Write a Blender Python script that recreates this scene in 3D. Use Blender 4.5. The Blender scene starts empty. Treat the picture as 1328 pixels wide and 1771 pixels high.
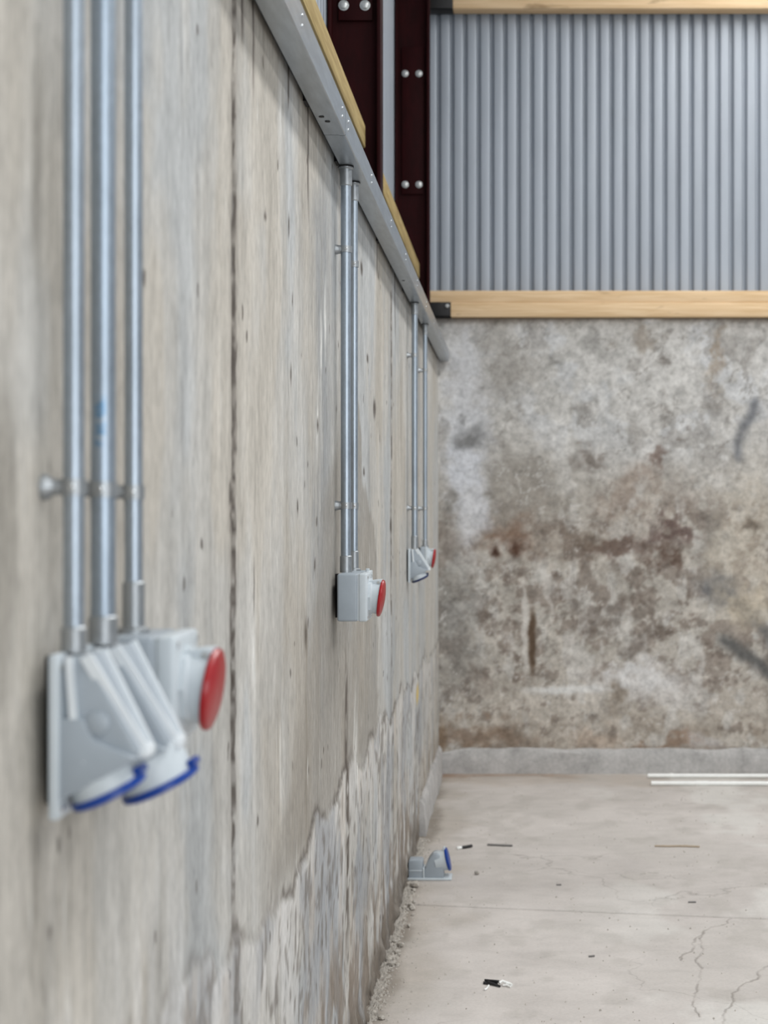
import bpy, bmesh, math, random
import numpy as np
from mathutils import Vector, Matrix

random.seed(7)
C = bpy.context.scene.collection
SC = bpy.context.scene
# ------------------------------------------------------------------ camera
F = 2600.0            # focal length in pixels of the 1328x1771 frame
CX, CY = 895.0, 885.0 # where the wall direction vanishes
CAMX, CAMZ = 0.457, 1.5
cam_d = bpy.data.cameras.new('camera')
cam = bpy.data.objects.new('camera', cam_d); C.objects.link(cam)
cam.location = (CAMX, 0, CAMZ); cam.rotation_euler = (math.pi/2, 0, 0)
cam_d.sensor_fit = 'HORIZONTAL'; cam_d.sensor_width = 36
cam_d.lens = F/1328*36
cam_d.shift_x = -(CX-664)/1328
cam_d.shift_y = 0.0
cam_d.clip_start = 0.05
cam_d.dof.use_dof = True; cam_d.dof.focus_distance = 3.75; cam_d.dof.aperture_fstop = 6.2
SC.camera = cam
# ------------------------------------------------------------------ light
w = bpy.data.worlds.new('world'); SC.world = w; w.use_nodes = True
bg = w.node_tree.nodes['Background']
bg.inputs[0].default_value = (0.86, 0.93, 1.0, 1); bg.inputs[1].default_value = 0.40
def area(name, loc, rot, sx, sy, power, col=(1, 1, 1)):
    l = bpy.data.lights.new(name, 'AREA'); l.shape = 'RECTANGLE'; l.size = sx; l.size_y = sy
    l.energy = power; l.color = col
    o = bpy.data.objects.new(name, l); C.objects.link(o); o.location = loc; o.rotation_euler = rot
    return o
area('rooflight_near', (2.2, 3.5, 5.52), (0, 0, 0), 0.6, 11.0, 340, (1, 0.99, 0.97))
area('floor_fill_right', (5.6, 3.5, 5.52), (0, 0, 0), 0.9, 11.0, 260, (1, 0.99, 0.97))  # unseen strip, added to brighten the right side of the floor
area('doorway_daylight', (4.2, -4.5, 2.2), (math.radians(90), 0, math.radians(14)), 4.0, 4.0, 250, (0.95, 0.98, 1.0))
vs = SC.view_settings
vs.view_transform = 'Standard'; vs.look = 'None'; vs.gamma = 1; vs.use_curve_mapping = False
vs.exposure = -0.14

# ------------------------------------------------------------------ helpers
def lin(c):
    c = np.asarray(c, float)/255.0
    return np.where(c <= 0.04045, c/12.92, ((c+0.055)/1.055)**2.4)
def L(r, g, b): return tuple(float(v) for v in lin((r, g, b)))+(1.0,)
def floor_pt(px, py):
    Y = CAMZ*F/(py-CY); return CAMX+(px-CX)*Y/F, Y
def at(px, py, Y): return CAMX+(px-CX)*Y/F, CAMZ-(py-CY)*Y/F
def wall_yz(px, py):
    Y = CAMX*F/(CX-px); return Y, CAMZ-(py-CY)*Y/F

def smooth(o, ang=35):
    for p in o.data.polygons: p.use_smooth = True
    try: o.data.set_sharp_from_angle(angle=math.radians(ang))
    except Exception: pass
def obj(name, bm, mat, parent=None, sm=True):
    me = bpy.data.meshes.new(name)
    bmesh.ops.recalc_face_normals(bm, faces=bm.faces[:])
    bm.to_mesh(me); bm.free()
    o = bpy.data.objects.new(name, me); C.objects.link(o)
    if mat: me.materials.append(mat)
    if parent: o.parent = parent
    if sm: smooth(o)
    return o
def thing(name, label, cat, loc=(0, 0, 0), rot=(0, 0, 0), group=None):
    o = bpy.data.objects.new(name, None); C.objects.link(o); o.empty_display_size = 0.05
    o.location = loc; o.rotation_euler = rot
    o['label'] = label; o['category'] = cat
    if group: o['group'] = group
    return o
def tag(o, label, cat, group=None, loc=None):
    o['label'] = label; o['category'] = cat
    if group: o['group'] = group
    if loc: o.location = loc
    return o
def struct(o): o['kind'] = 'structure'; return o

def box(bm, a, b, bev=0.0, seg=2):
    t = bmesh.new()
    r = bmesh.ops.create_cube(t, size=1)
    ax, ay, az = a; bx, by, bz = b
    for v in t.verts:
        v.co = Vector(((ax+bx)/2+v.co.x*(bx-ax), (ay+by)/2+v.co.y*(by-ay), (az+bz)/2+v.co.z*(bz-az)))
    if bev > 0: bmesh.ops.bevel(t, geom=t.edges[:], offset=bev, segments=seg, profile=0.5, affect='EDGES')
    merge(bm, t)
def merge(bm, t, M=None):
    if M is not None: bmesh.ops.transform(t, matrix=M, verts=t.verts[:])
    me = bpy.data.meshes.new('tmp'); t.to_mesh(me); t.free(); bm.from_mesh(me); bpy.data.meshes.remove(me)
def frame(p, axis, xdir=None):
    z = Vector(axis).normalized()
    x = Vector(xdir) if xdir else (Vector((0, 1, 0)) if abs(z.y) < 0.9 else Vector((1, 0, 0)))
    x = (x - z*x.dot(z)).normalized(); y = z.cross(x)
    M = Matrix((x, y, z)).transposed().to_4x4(); M.translation = Vector(p); return M
def lathe(bm, prof, p, axis, n=32, capped=True):
    """prof: list of (radius, height along axis) turned round the axis at p"""
    t = bmesh.new(); rings = []
    for r, h in prof:
        if r <= 1e-6: rings.append([t.verts.new((0, 0, h))])
        else: rings.append([t.verts.new((r*math.cos(2*math.pi*i/n), r*math.sin(2*math.pi*i/n), h)) for i in range(n)])
    for a, b in zip(rings, rings[1:]):
        for i in range(n):
            j = (i+1) % n
            q = [a[i % len(a)], a[j % len(a)], b[j % len(b)], b[i % len(b)]]
            u = []
            for v in q:
                if v not in u: u.append(v)
            if len(u) > 2: t.faces.new(u)
    if capped:
        for rg in (rings[0], rings[-1]):
            if len(rg) > 2: t.faces.new(rg)
    merge(bm, t, frame(p, axis))
def prism(bm, pts, y0, y1, bev=0.0, y0b=None, seg=2):
    """profile of (x,z) points extruded along y"""
    t = bmesh.new()
    A = [t.verts.new((x, y0, z)) for x, z in pts]; B = [t.verts.new((x, y1, z)) for x, z in pts]
    t.faces.new(A); t.faces.new(B[::-1]); n = len(pts)
    for i in range(n): t.faces.new([A[i], B[i], B[(i+1) % n], A[(i+1) % n]])
    if bev > 0:
        bmesh.ops.recalc_face_normals(t, faces=t.faces[:])
        bmesh.ops.bevel(t, geom=t.edges[:], offset=bev, segments=seg, profile=0.5, affect='EDGES')
    merge(bm, t)
def hexa(bm, q0, q1):
    t = bmesh.new()
    a = [t.verts.new(p) for p in q0]; b = [t.verts.new(p) for p in q1]
    t.faces.new(a); t.faces.new(b[::-1])
    for i in range(4): t.faces.new([a[i], b[i], b[(i+1) % 4], a[(i+1) % 4]])
    merge(bm, t)
def tube(bm, pts, r, n=10):
    pts = [Vector(p) for p in pts]; t = bmesh.new(); rings = []
    for i, p in enumerate(pts):
        d = (pts[min(i+1, len(pts)-1)]-pts[max(i-1, 0)]).normalized()
        M = frame(p, d, (0.13, 0.2, 1))
        rings.append([t.verts.new(M @ Vector((r*math.cos(2*math.pi*k/n), r*math.sin(2*math.pi*k/n), 0))) for k in range(n)])
    for a, b in zip(rings, rings[1:]):
        for k in range(n): t.faces.new([a[k], a[(k+1) % n], b[(k+1) % n], b[k]])
    t.faces.new(rings[0]); t.faces.new(rings[-1][::-1]); merge(bm, t)

# value noise in numpy
_rng = np.random.RandomState(11); _T = _rng.rand(512, 512)
def vn(x, y, s=0):
    x = x+s*17.31; y = y+s*7.77
    xi = np.floor(x).astype(int); yi = np.floor(y).astype(int)
    fx = x-xi; fy = y-yi; fx = fx*fx*(3-2*fx); fy = fy*fy*(3-2*fy)
    g = lambda a, b: _T[a % 512, b % 512]
    return (g(xi, yi)*(1-fx)+g(xi+1, yi)*fx)*(1-fy)+(g(xi, yi+1)*(1-fx)+g(xi+1, yi+1)*fx)*fy
def fbm(x, y, o=4, s=0):
    a = 0.5; t = 0; n = 0
    for i in range(o):
        t = t+a*vn(x*2**i, y*2**i, s+i*3); n += a; a *= 0.55
    return t/n
def ss(x, a, b):
    t = np.clip((x-a)/(b-a), 0, 1); return t*t*(3-2*t)

def grid(name, U, V, P, col, mat, parent=None):
    """U,V 1-D, P(U,V)->xyz array (nu,nv,3), col (nu,nv,3) sRGB 0..255"""
    nu, nv = P.shape[:2]
    idx = np.arange(nu*nv).reshape(nu, nv)
    f = np.stack([idx[:-1, :-1], idx[1:, :-1], idx[1:, 1:], idx[:-1, 1:]], -1).reshape(-1, 4)
    me = bpy.data.meshes.new(name)
    me.vertices.add(nu*nv); me.vertices.foreach_set('co', P.reshape(-1).astype(np.float32))
    me.loops.add(f.size); me.loops.foreach_set('vertex_index', f.reshape(-1).astype(np.int32))
    me.polygons.add(len(f)); me.polygons.foreach_set('loop_start', np.arange(0, f.size, 4, dtype=np.int32))
    me.polygons.foreach_set('loop_total', np.full(len(f), 4, dtype=np.int32))
    me.update(calc_edges=True); me.validate()
    me.polygons.foreach_set('use_smooth', np.ones(len(f), dtype=bool))
    if col is not None:
        a = me.attributes.new('Col', 'FLOAT_COLOR', 'POINT')
        c = np.concatenate([lin(np.clip(col, 0, 255)), np.ones(col.shape[:2]+(1,))], -1)
        a.data.foreach_set('color', c.reshape(-1).astype(np.float32))
    o = bpy.data.objects.new(name, me); C.objects.link(o)
    me.materials.append(mat)
    if parent: o.parent = parent
    return o

# ------------------------------------------------------------------ materials
def mat(name, col, rough=0.6, metal=0.0, spec=0.5):
    m = bpy.data.materials.new(name); m.use_nodes = True
    b = m.node_tree.nodes['Principled BSDF']
    b.inputs['Base Color'].default_value = col; b.inputs['Roughness'].default_value = rough
    b.inputs['Metallic'].default_value = metal; b.inputs['Specular IOR Level'].default_value = spec
    return m
class N:
    def __init__(s, m): s.t = m.node_tree; s.b = s.t.nodes['Principled BSDF']
    def n(s, typ, **kw):
        nd = s.t.nodes.new(typ)
        for k, v in kw.items():
            if k.startswith('i_'): nd.inputs[k[2:].replace('_', ' ')].default_value = v
            else: setattr(nd, k, v)
        return nd
    def l(s, a, b): s.t.links.new(a, b)
    def pos(s, scale, rot=(0, 0, 0), kind='Object'):
        tc = s.n('ShaderNodeTexCoord'); mp = s.n('ShaderNodeMapping')
        mp.inputs['Scale'].default_value = scale; mp.inputs['Rotation'].default_value = rot
        s.l(tc.outputs[kind], mp.inputs['Vector']); return mp.outputs[0]
    def noise(s, vec, scale=1, detail=4, rough=0.55, dist=0.0):
        nd = s.n('ShaderNodeTexNoise'); nd.inputs['Scale'].default_value = scale
        nd.inputs['Detail'].default_value = detail; nd.inputs['Roughness'].default_value = rough
        nd.inputs['Distortion'].default_value = dist
        s.l(vec, nd.inputs['Vector']); return nd.outputs['Fac']
    def ramp(s, fac, stops):
        r = s.n('ShaderNodeValToRGB'); e = r.color_ramp.elements
        while len(e) < len(stops): e.new(0.5)
        for el, (p, c) in zip(e, stops):
            el.position = p; el.color = c if hasattr(c, '__len__') else (c, c, c, 1)
        s.l(fac, r.inputs[0]); return r.outputs[0]
    def mix(s, fac, a, b, mode='MIX'):
        m = s.n('ShaderNodeMix', data_type='RGBA', blend_type=mode)
        for sock, v in ((m.inputs[0], fac), (m.inputs[6], a), (m.inputs[7], b)):
            if isinstance(v, (int, float)): sock.default_value = v
            elif isinstance(v, tuple): sock.default_value = v
            else: s.l(v, sock)
        return m.outputs[2]
    def bump(s, h, strength=0.3, dist=0.002):
        b = s.n('ShaderNodeBump'); b.inputs['Strength'].default_value = strength; b.inputs['Distance'].default_value = dist
        s.l(h, b.inputs['Height']); s.l(b.outputs[0], s.b.inputs['Normal'])
    def color(s, c): s.l(c, s.b.inputs['Base Color'])

def concrete(name, sc_fine, pits=True, streak=True):
    m = mat(name, (0.4, 0.4, 0.38, 1), 0.88, 0, 0.25); q = N(m)
    at_ = q.n('ShaderNodeAttribute', attribute_name='Col')
    v1 = q.pos(sc_fine); v2 = q.pos(tuple(x*3.2 for x in sc_fine))
    n1 = q.noise(v1, 1, 6, 0.65, 0.3); n2 = q.noise(v2, 1, 4, 0.6)
    c = q.mix(1.0, at_.outputs['Color'], q.ramp(n1, [(0.25, 0.74), (0.5, 0.99), (0.75, 1.15)]), 'MULTIPLY')
    c = q.mix(0.55, c, q.ramp(n2, [(0.3, 0.66), (0.5, 1.0), (0.7, 1.22)]), 'MULTIPLY')
    if streak:
        v3 = q.pos((40, 55, 5)); n3 = q.noise(v3, 1, 3, 0.6, 0.4)
        c = q.mix(q.ramp(n3, [(0.63, 0.0), (0.74, 0.55)]), c, L(214, 213, 208))
        v4 = q.pos((30, 38, 4)); n4 = q.noise(v4, 1, 4, 0.7, 0.6)
        c = q.mix(q.ramp(n4, [(0.27, 0.5), (0.38, 0.0)]), c, L(92, 88, 82))
    if pits:
        vv = q.pos((1, 13, 9)); vo = q.n('ShaderNodeTexVoronoi', feature='F1'); vo.inputs['Scale'].default_value = 1.0
        vo.inputs['Randomness'].default_value = 1.0
        dv = q.pos((1, 40, 30)); dn = q.n('ShaderNodeTexNoise'); dn.inputs['Scale'].default_value = 1; q.l(dv, dn.inputs['Vector'])
        ad = q.n('ShaderNodeVectorMath', operation='MULTIPLY_ADD'); q.l(dn.outputs['Color'], ad.inputs[0])
        ad.inputs[1].default_value = (0, 0.22, 0.3); q.l(vv, ad.inputs[2])
        q.l(ad.outputs[0], vo.inputs['Vector'])
        sepc = q.n('ShaderNodeSeparateColor'); q.l(vo.outputs['Color'], sepc.inputs[0])
        gt = q.n('ShaderNodeMath', operation='GREATER_THAN'); q.l(sepc.outputs[0], gt.inputs[0]); gt.inputs[1].default_value = 0.84
        mg = q.n('ShaderNodeMath', operation='MULTIPLY'); q.l(gt.outputs[0], mg.inputs[0]); q.l(q.ramp(vo.outputs['Distance'], [(0.07, 0.8), (0.12, 0.0)]), mg.inputs[1])
        c = q.mix(mg.outputs[0], c, L(74, 66, 60))
    q.color(c); q.bump(n2, 0.35, 0.003)
    return m
M_LW = concrete('cast_concrete_panel', (12, 45, 13))
M_BW = concrete('stained_concrete', (14, 14, 14), pits=False, streak=False)

def floor_mat():
    m = mat('concrete_floor', L(190, 186, 180), 0.8, 0, 0.3); q = N(m)
    at_ = q.n('ShaderNodeAttribute', attribute_name='Col')
    n1 = q.noise(q.pos((9, 14, 9)), 1, 7, 0.65, 0.4); n2 = q.noise(q.pos((90, 120, 90)), 1, 3, 0.6)
    c = q.mix(1.0, at_.outputs['Color'], q.ramp(n1, [(0.25, 0.9), (0.5, 1.0), (0.75, 1.06)]), 'MULTIPLY')
    c = q.mix(0.5, c, q.ramp(n2, [(0.3, 0.84), (0.5, 1.0), (0.7, 1.08)]), 'MULTIPLY')
    # hairline cracks
    vd = q.n('ShaderNodeTexVoronoi', feature='DISTANCE_TO_EDGE'); vd.inputs['Scale'].default_value = 0.75
    dn = q.n('ShaderNodeTexNoise'); dn.inputs['Scale'].default_value = 3.5; dn.inputs['Detail'].default_value = 5
    q.l(q.pos((1, 1, 1)), dn.inputs['Vector'])
    ad = q.n('ShaderNodeVectorMath', operation='MULTIPLY_ADD'); q.l(dn.outputs['Color'], ad.inputs[0])
    ad.inputs[1].default_value = (0.5, 0.5, 0); q.l(q.pos((1, 1, 0)), ad.inputs[2]); q.l(ad.outputs[0], vd.inputs['Vector'])
    gate = q.ramp(q.noise(q.pos((0.9, 0.9, 0.9)), 1, 2), [(0.48, 0.0), (0.58, 1.0)])
    mul = q.n('ShaderNodeMath', operation='MULTIPLY'); q.l(q.ramp(vd.outputs['Distance'], [(0.0, 0.4), (0.004, 0.0)]), mul.inputs[0]); q.l(gate, mul.inputs[1])
    c = q.mix(mul.outputs[0], c, L(110, 104, 98))
    q.color(c); q.bump(n2, 0.25, 0.002); return m
M_FL = floor_mat()

def galv(name, col, rough=0.38, metal=0.75, vert=True):
    m = mat(name, col, rough, metal); q = N(m)
    n1 = q.noise(q.pos((60, 60, 8) if vert else (60, 9, 60)), 1, 4, 0.6)
    n2 = q.noise(q.pos((170, 170, 120)), 1, 2, 0.5)
    c = q.mix(1.0, col, q.ramp(n1, [(0.3, 0.86), (0.7, 1.1)]), 'MULTIPLY')
    c = q.mix(0.5, c, q.ramp(n2, [(0.35, 0.9), (0.65, 1.06)]), 'MULTIPLY')
    q.color(c); q.l(q.ramp(n2, [(0.3, rough-0.03), (0.7, rough+0.06)]), q.b.inputs['Roughness']); return m
M_GALV = galv('galvanised_conduit', L(168, 178, 188), .4, .92)
M_TRUNK = galv('galvanised_trunking', L(176, 182, 187), 0.34, 0.92, False)
M_CAST = galv('cast_fitting', L(166, 170, 173), 0.42, 0.85)
M_SCREW = mat('bright_screw', L(225, 228, 230), 0.25, 1.0)
def pipe_print():
    m = galv('printed_conduit', L(164, 176, 188), .42, .92); q = N(m)
    base = q.b.inputs['Base Color'].links[0].from_socket
    tc = q.n('ShaderNodeTexCoord'); sp = q.n('ShaderNodeSeparateXYZ'); q.l(tc.outputs['Object'], sp.inputs[0])
    n = q.noise(q.pos((130, 130, 170)), 1, 1, 0.5)
    zr = q.ramp(sp.outputs['Z'], [(0, 0), (0.001, 0)])
    a = q.n('ShaderNodeMapRange', interpolation_type='SMOOTHSTEP'); a.inputs['From Min'].default_value = 0.028; a.inputs['From Max'].default_value = 0.022
    sub = q.n('ShaderNodeMath', operation='SUBTRACT'); q.l(sp.outputs['Z'], sub.inputs[0]); sub.inputs[1].default_value = 1.592
    ab = q.n('ShaderNodeMath', operation='ABSOLUTE'); q.l(sub.outputs[0], ab.inputs[0]); q.l(ab.outputs[0], a.inputs['Value'])
    xm = q.n('ShaderNodeMath', operation='LESS_THAN'); q.l(sp.outputs['Y'], xm.inputs[0]); xm.inputs[1].default_value = -0.0112
    mu = q.n('ShaderNodeMath', operation='MULTIPLY'); q.l(a.outputs[0], mu.inputs[0]); q.l(xm.outputs[0], mu.inputs[1])
    mu2 = q.n('ShaderNodeMath', operation='MULTIPLY'); q.l(mu.outputs[0], mu2.inputs[0]); q.l(q.ramp(n, [(0.42, 0.0), (0.56, 0.55)]), mu2.inputs[1])
    q.color(q.mix(mu2.outputs[0], base, L(60, 130, 175))); return m
M_GALVB = pipe_print()
def plastic(name, col, rough=0.42):
    m = mat(name, col, rough, 0, 0.45); q = N(m)
    n = q.noise(q.pos((25, 25, 25)), 1, 4, 0.6)
    q.color(q.mix(1.0, col, q.ramp(n, [(0.3, 0.94), (0.7, 1.03)]), 'MULTIPLY')); return m
M_GREY = plastic('grey_plastic', L(154, 163, 171))
M_GREY2 = plastic('pale_grey_plastic', L(192, 200, 205))
M_TOPLIT = plastic('grey_plastic_toplit', L(218, 224, 228))  # grey plastic paled: top light on ribs and catch painted into the colour
M_RED = plastic('red_plastic', L(152, 9, 20), 0.3)
M_BLUE = plastic('blue_plastic', L(10, 58, 140), 0.35)
M_BLUE2 = plastic('dark_blue_plastic', L(34, 44, 84), 0.4)
M_BLACK = plastic('black_rubber', L(26, 25, 26), 0.6)
M_WHITE = plastic('white_plastic', L(240, 241, 238), 0.4)
M_STEEL = mat('red_oxide_steel', L(34, 3, 4), 0.65, 0, 0.12)
q = N(M_STEEL); n = q.noise(q.pos((20, 20, 6)), 1, 5, 0.6)
q.color(q.mix(1.0, L(38, 3, 5), q.ramp(n, [(0.3, 0.6), (0.7, 1.2)]), 'MULTIPLY'))
M_BOLT = mat('zinc_bolt', L(190, 192, 190), 0.35, 0.7)
def timber(name, a, b, along):
    m = mat(name, a, 0.75, 0, 0.3); q = N(m)
    sc = {'x': (2.5, 55, 55), 'y': (55, 2.5, 55)}[along]
    n1 = q.noise(q.pos(sc), 1, 5, 0.6, 0.8)
    k = {'x': (4.0, 14, 14), 'y': (14, 3, 14)}[along]
    n2 = q.noise(q.pos(k), 1, 3, 0.5, 0.5)
    c = q.mix(q.ramp(n1, [(0.35, 0.0), (0.65, 1.0)]), a, b)
    c = q.mix(q.ramp(n2, [(0.66, 0.0), (0.76, 0.6)]), c, L(110, 78, 44))
    q.color(c); q.bump(n1, 0.2, 0.001); return m
M_TIM = timber('planed_softwood', L(234, 206, 168), L(214, 182, 140), 'x')
M_TIM2 = timber('treated_softwood', L(172, 152, 104), L(140, 119, 74), 'y')
def clad():
    m = mat('grey_coated_sheet', L(176, 182, 190), 0.42, 0.15); q = N(m)
    n = q.noise(q.pos((12, 12, 1.5)), 1, 4, 0.6)
    q.color(q.mix(1.0, L(158, 165, 174), q.ramp(n, [(0.3, 0.9), (0.7, 1.05)]), 'MULTIPLY')); return m
M_CLAD = clad()
M_CHUNK = mat('broken_concrete', L(182, 176, 167), 0.9); q = N(M_CHUNK)
n = q.noise(q.pos((60, 60, 60)), 1, 4, 0.6); q.color(q.mix(1.0, L(184, 178, 169), q.ramp(n, [(0.3, 0.6), (0.7, 1.15)]), 'MULTIPLY'))
M_FILL = mat('joint_filler', L(96, 90, 85), 0.95)
M_TWIG = mat('dry_wood', L(172, 156, 136), 0.85)
M_DARK = plastic('dark_cable_sheath', L(34, 34, 36), 0.5)
M_LGREY = plastic('light_cable_sheath', L(112, 110, 108), 0.55)

# ------------------------------------------------------------------ left wall
WT = 2.50
JOINTS = [-0.55, 2.42, 5.45, 8.66]
lw = bmesh.new(); box(lw, (-0.034, -0.6, 0), (-0.022, 8.66, WT))
wall_left = struct(obj('wall_left', lw, M_FILL, None, False))
def lw_color(Y, Z):
    base = np.zeros(Y.shape+(3,))+np.array([180, 178, 173.])
    big = fbm(Y*2.2, Z*1.3, 4, 1)-0.5; mid = fbm(Y*9, Z*2.6, 4, 5)-0.5; st = fbm(Y*30, Z*3.0, 3, 9)-0.5
    c = base+(big*34+mid*30+st*26)[..., None]*np.array([1, 1, 1.0])
    tint = fbm(Y*3.1, Z*1.7, 4, 21)
    c += ss(tint, 0.52, 0.68)[..., None]*np.array([1, -2, -6.])     # tan patches
    c += ss(1-tint, 0.52, 0.68)[..., None]*np.array([-7, -3, 2.])     # bluish patches
    def add(mask, col, k):
        nonlocal c
        m_ = (np.clip(mask, 0, 1)*k)[..., None]; c = c*(1-m_)+np.array(col, float)*m_
    wy = (fbm(Y*3, Z*5, 4, 31)-0.5); wz = (fbm(Y*4, Z*3, 4, 37)-0.5)
    # long grey wash in front of the middle conduits
    add(np.exp(-((Y-3.52+wy*0.3)/0.17)**2)*ss(Z, 0.6, 1.3)*(1-ss(Z, 2.1, 2.4))*(0.4+1.1*fbm(Y*20, Z*3, 3, 41)), (128, 132, 136), 0.62)
    # brown-grey water stain behind the middle sockets, with its curved far edge
    edge = 4.22+0.72*ss(1.95-Z, 0.0, 0.75)-0.14*ss(1.05-Z, 0, 0.4)+wy*0.35+(fbm(Y*9, Z*7, 4, 35)-.5)*.12
    edge2 = 3.80-0.40*ss(1.75-Z, 0.0, 0.28)-0.3*ss(1.45-Z, 0, 0.4)-.45*ss(1.1-Z, 0, .35)+wy*0.12
    add(ss(edge-Y, 0.0, 0.07)*ss(Y-edge2, 0, 0.22)*ss(Z, 0.74, 0.82)*(.55+.6*fbm(Y*8, Z*2.5, 3, 33)), (134, 128, 119), 0.62)
    add(ss(Y, 2.55, 2.75)*(1-ss(Y, 3.2, 3.6))*ss(1.6-Z, 0, 0.5)*ss(Z, 0.7, 0.85)*fbm(Y*9, Z*2, 3, 47)*1.3, (142, 136, 127), 0.45)
    # ragged pour line and the rougher concrete below it
    line = 0.785+wz*0.22+.12*ss(2.4-Y, 0, .6)
    add(np.exp(-((Z-line)/0.011)**2)*(.35*ss(Y, 1.6, 1.9)+.65*ss(Y, 2.3, 2.5))*(.35+.65*ss(fbm(Y*5, Z*4, 4, 51), .38, .56)), (96, 90, 84), 0.85)
    low = ss(line-Z, 0, 0.02)*ss(Y, 1.5, 2.4)
    add(ss(line-Z, 0, 0.02)*(1-ss(line-Z, .05, .12+.2*fbm(Y*9, Z*0+2, 3, 53)))*ss(Y, 1.65, 2.1), (204, 202, 199), .6)
    add(low*ss(fbm(Y*4, Z*2.4, 4, 61), 0.46, 0.62), (140, 143, 148), 0.55)
    add(low*ss(fbm(Y*11, Z*3.2, 5, 55), 0.50, 0.66), (206, 205, 203), 0.5)
    add(low*ss(fbm(Y*30, Z*22, 4, 64), 0.57, 0.68), (104, 98, 92), 0.55)
    add(low*ss(fbm(Y*9+4, Z*3, 4, 65), 0.58, 0.68), (186, 174, 160), 0.35)
    add(ss(0.42-Z+wz*0.4, 0, 0.2)*ss(fbm(Y*13, Z*7, 4, 67), 0.42, 0.6), (124, 112, 100), 0.75)
    add(ss(0.17-Z+wz*0.25, 0, 0.1)*ss(Y, 2, 3), (106, 98, 89), .75)
    # drips under the trunking
    for dy, dz, wd in ((2.60, 0.17, .008), (3.28, 0.26, .01), (2.5, 0.10, .01), (3.0, .07, .01), (4.9, .12, .012), (5.62, .3, .014)):
        add(np.exp(-((Y-dy+wy*0.02)/wd)**2)*ss(Z, 2.36-dz, 2.36-dz*0.4), (66, 58, 54), 0.8)
    # rust drip and hole below the pour, scratches
    hY, hZ = wall_yz(528, 1098)
    add(np.exp(-((Y-hY)/0.022)**2-((Z-hZ)/0.03)**2), (78, 70, 62), 0.9)
    add(np.exp(-((Y-hY-.01)/0.012)**2)*(1-ss(Z, hZ-.02, hZ))*ss(Z, 0.5, hZ), (120, 112, 100), 0.6)
    vY, _ = wall_yz(598, 1200)
    add(np.exp(-((Y-vY+wy*0.05)/0.03)**2)*ss(Z, 0.2, 0.5)*(1-ss(Z, 1.0, 1.2))*ss(fbm(Y*30, Z*20, 4, 71), 0.36, 0.5), (84, 76, 69), 0.95)
    for px, py, ry, rz in ((440, 1150, .016, .05), (486, 190, .01, .04), (470, 160, .008, .02), (556, 640, .022, .14), (563, 560, .02, .09), (615, 1290, .05, .12), (487, 1300, .02, .09), (548, 700, .015, .1)):
        y, z = wall_yz(px, py); add(np.exp(-((Y-y+wy*.05)/ry)**2-((Z-z)/rz)**2)*ss(fbm(Y*40, Z*8, 3, 75), .35, .6), (226, 226, 222), 0.9)
    for px, py, ry, rz in ((458, 378, .014, .011), (500, 390, .01, .022), (626, 463, .03, .02), (636, 620, .03, .014), (630, 816, .03, .013), (549, 735, .012, .016),
                           (648, 710, .04, .03), (676, 912, .05, .022), (545, 975, .012, .014), (575, 287, .01, .008), (655, 475, .02, .008), (503, 650, .008, .02), (514, 880, .01, .015), (505, 520, .008, .014), (440, 1010, .006, .05)):
        y, z = wall_yz(px, py); add(np.exp(-(((Y-y+wy*.03)/ry)**2+((Z-z+wz*.03)/rz)**2)**2), (70, 63, 58), 0.85)
    y, z = wall_yz(720, 1200); add(np.exp(-(((Y-y)/.1)**2+((Z-z)/.045)**2)**2), (214, 178, 84), 0.7)
    for jy, wd in ((2.42, .032), (5.45, .034)):
        add((np.abs(Y-jy) < .004+wd*fbm(Z*22, Y*40, 4, 91)*(.55+.9*fbm(Z*2.2, Y*0+jy, 2, 93))).astype(float)*ss(Z, .8, .95)*(.25+.75*ss(fbm(Y*70, Z*60, 3, 97), .38, .55)), (84, 78, 73), .9)
        add(np.exp(-((Y-jy)/(wd*1.3))**2)*fbm(Z*30, Y*60, 4, 95), (110, 104, 98), .5)
    add(ss(2.25-Y, 0, .3)*ss(1.2-Z, 0, .35)*ss(fbm(Y*12, Z*2.0, 4, 99), .5, .62), (208, 208, 207), .55)
    add(ss(2.1-Y, 0, .2)*ss(1.15-Z, 0, .35)*ss(fbm(Y*9+3, Z*1.8, 4, 100), .54, .66), (140, 138, 134), .4)
    # warmer stains on the near panel
    add(ss(2.0-Y, 0, .5)*ss(fbm(Y*6, Z*1.1, 4, 81), .5, .66), (180, 176, 169), .45)
    add(ss(1.75-Y, 0, .4)*ss(fbm(Y*7, Z*1.4, 3, 84), .56, .68), (128, 124, 116), .6)
    add(ss(Y, 6.6, 7.6)*(0.7+0*Y), (206, 202, 194), .45)
    return c
def lw_disp(Y, Z, y0, y1):
    d = (fbm(Y*2, Z*2, 3, 3)-0.5)*0.005+(fbm(Y*22, Z*9, 4, 13)-0.5)*0.0035
    line = 0.785+(fbm(Y*4, Z*3, 4, 37)-0.5)*0.22+.12*ss(2.4-Y, 0, .6)
    d = d+ss(line-Z, -0.002, 0.012)*0.005*ss(Y, 1.6, 2.4)*(0.3+1.2*fbm(Y*3, Z*3, 2, 8))
    d = d+ss(0.5-Z, 0, 0.4)*(fbm(Y*14, Z*12, 4, 17)-0.5)*0.012
    d = d+ss(0.13-Z, 0, 0.13)*(fbm(Y*12, Z*16, 4, 19)-0.42)*0.05*ss(Y, 1.8, 2.6)*(1-ss(Y, 6.6, 7.0))
    if y0 > 0:
        wdt = 0.004+0.02*fbm(Z*14, Y*0+3, 4, 25); d = d-0.010*(1-ss(Y-y0, wdt*0.3, wdt))
    if y1 < 8:
        wdt = 0.004+0.02*fbm(Z*11, Y*0+9, 4, 26); d = d-0.010*(1-ss(y1-Y, wdt*0.3, wdt))
    return d
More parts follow.
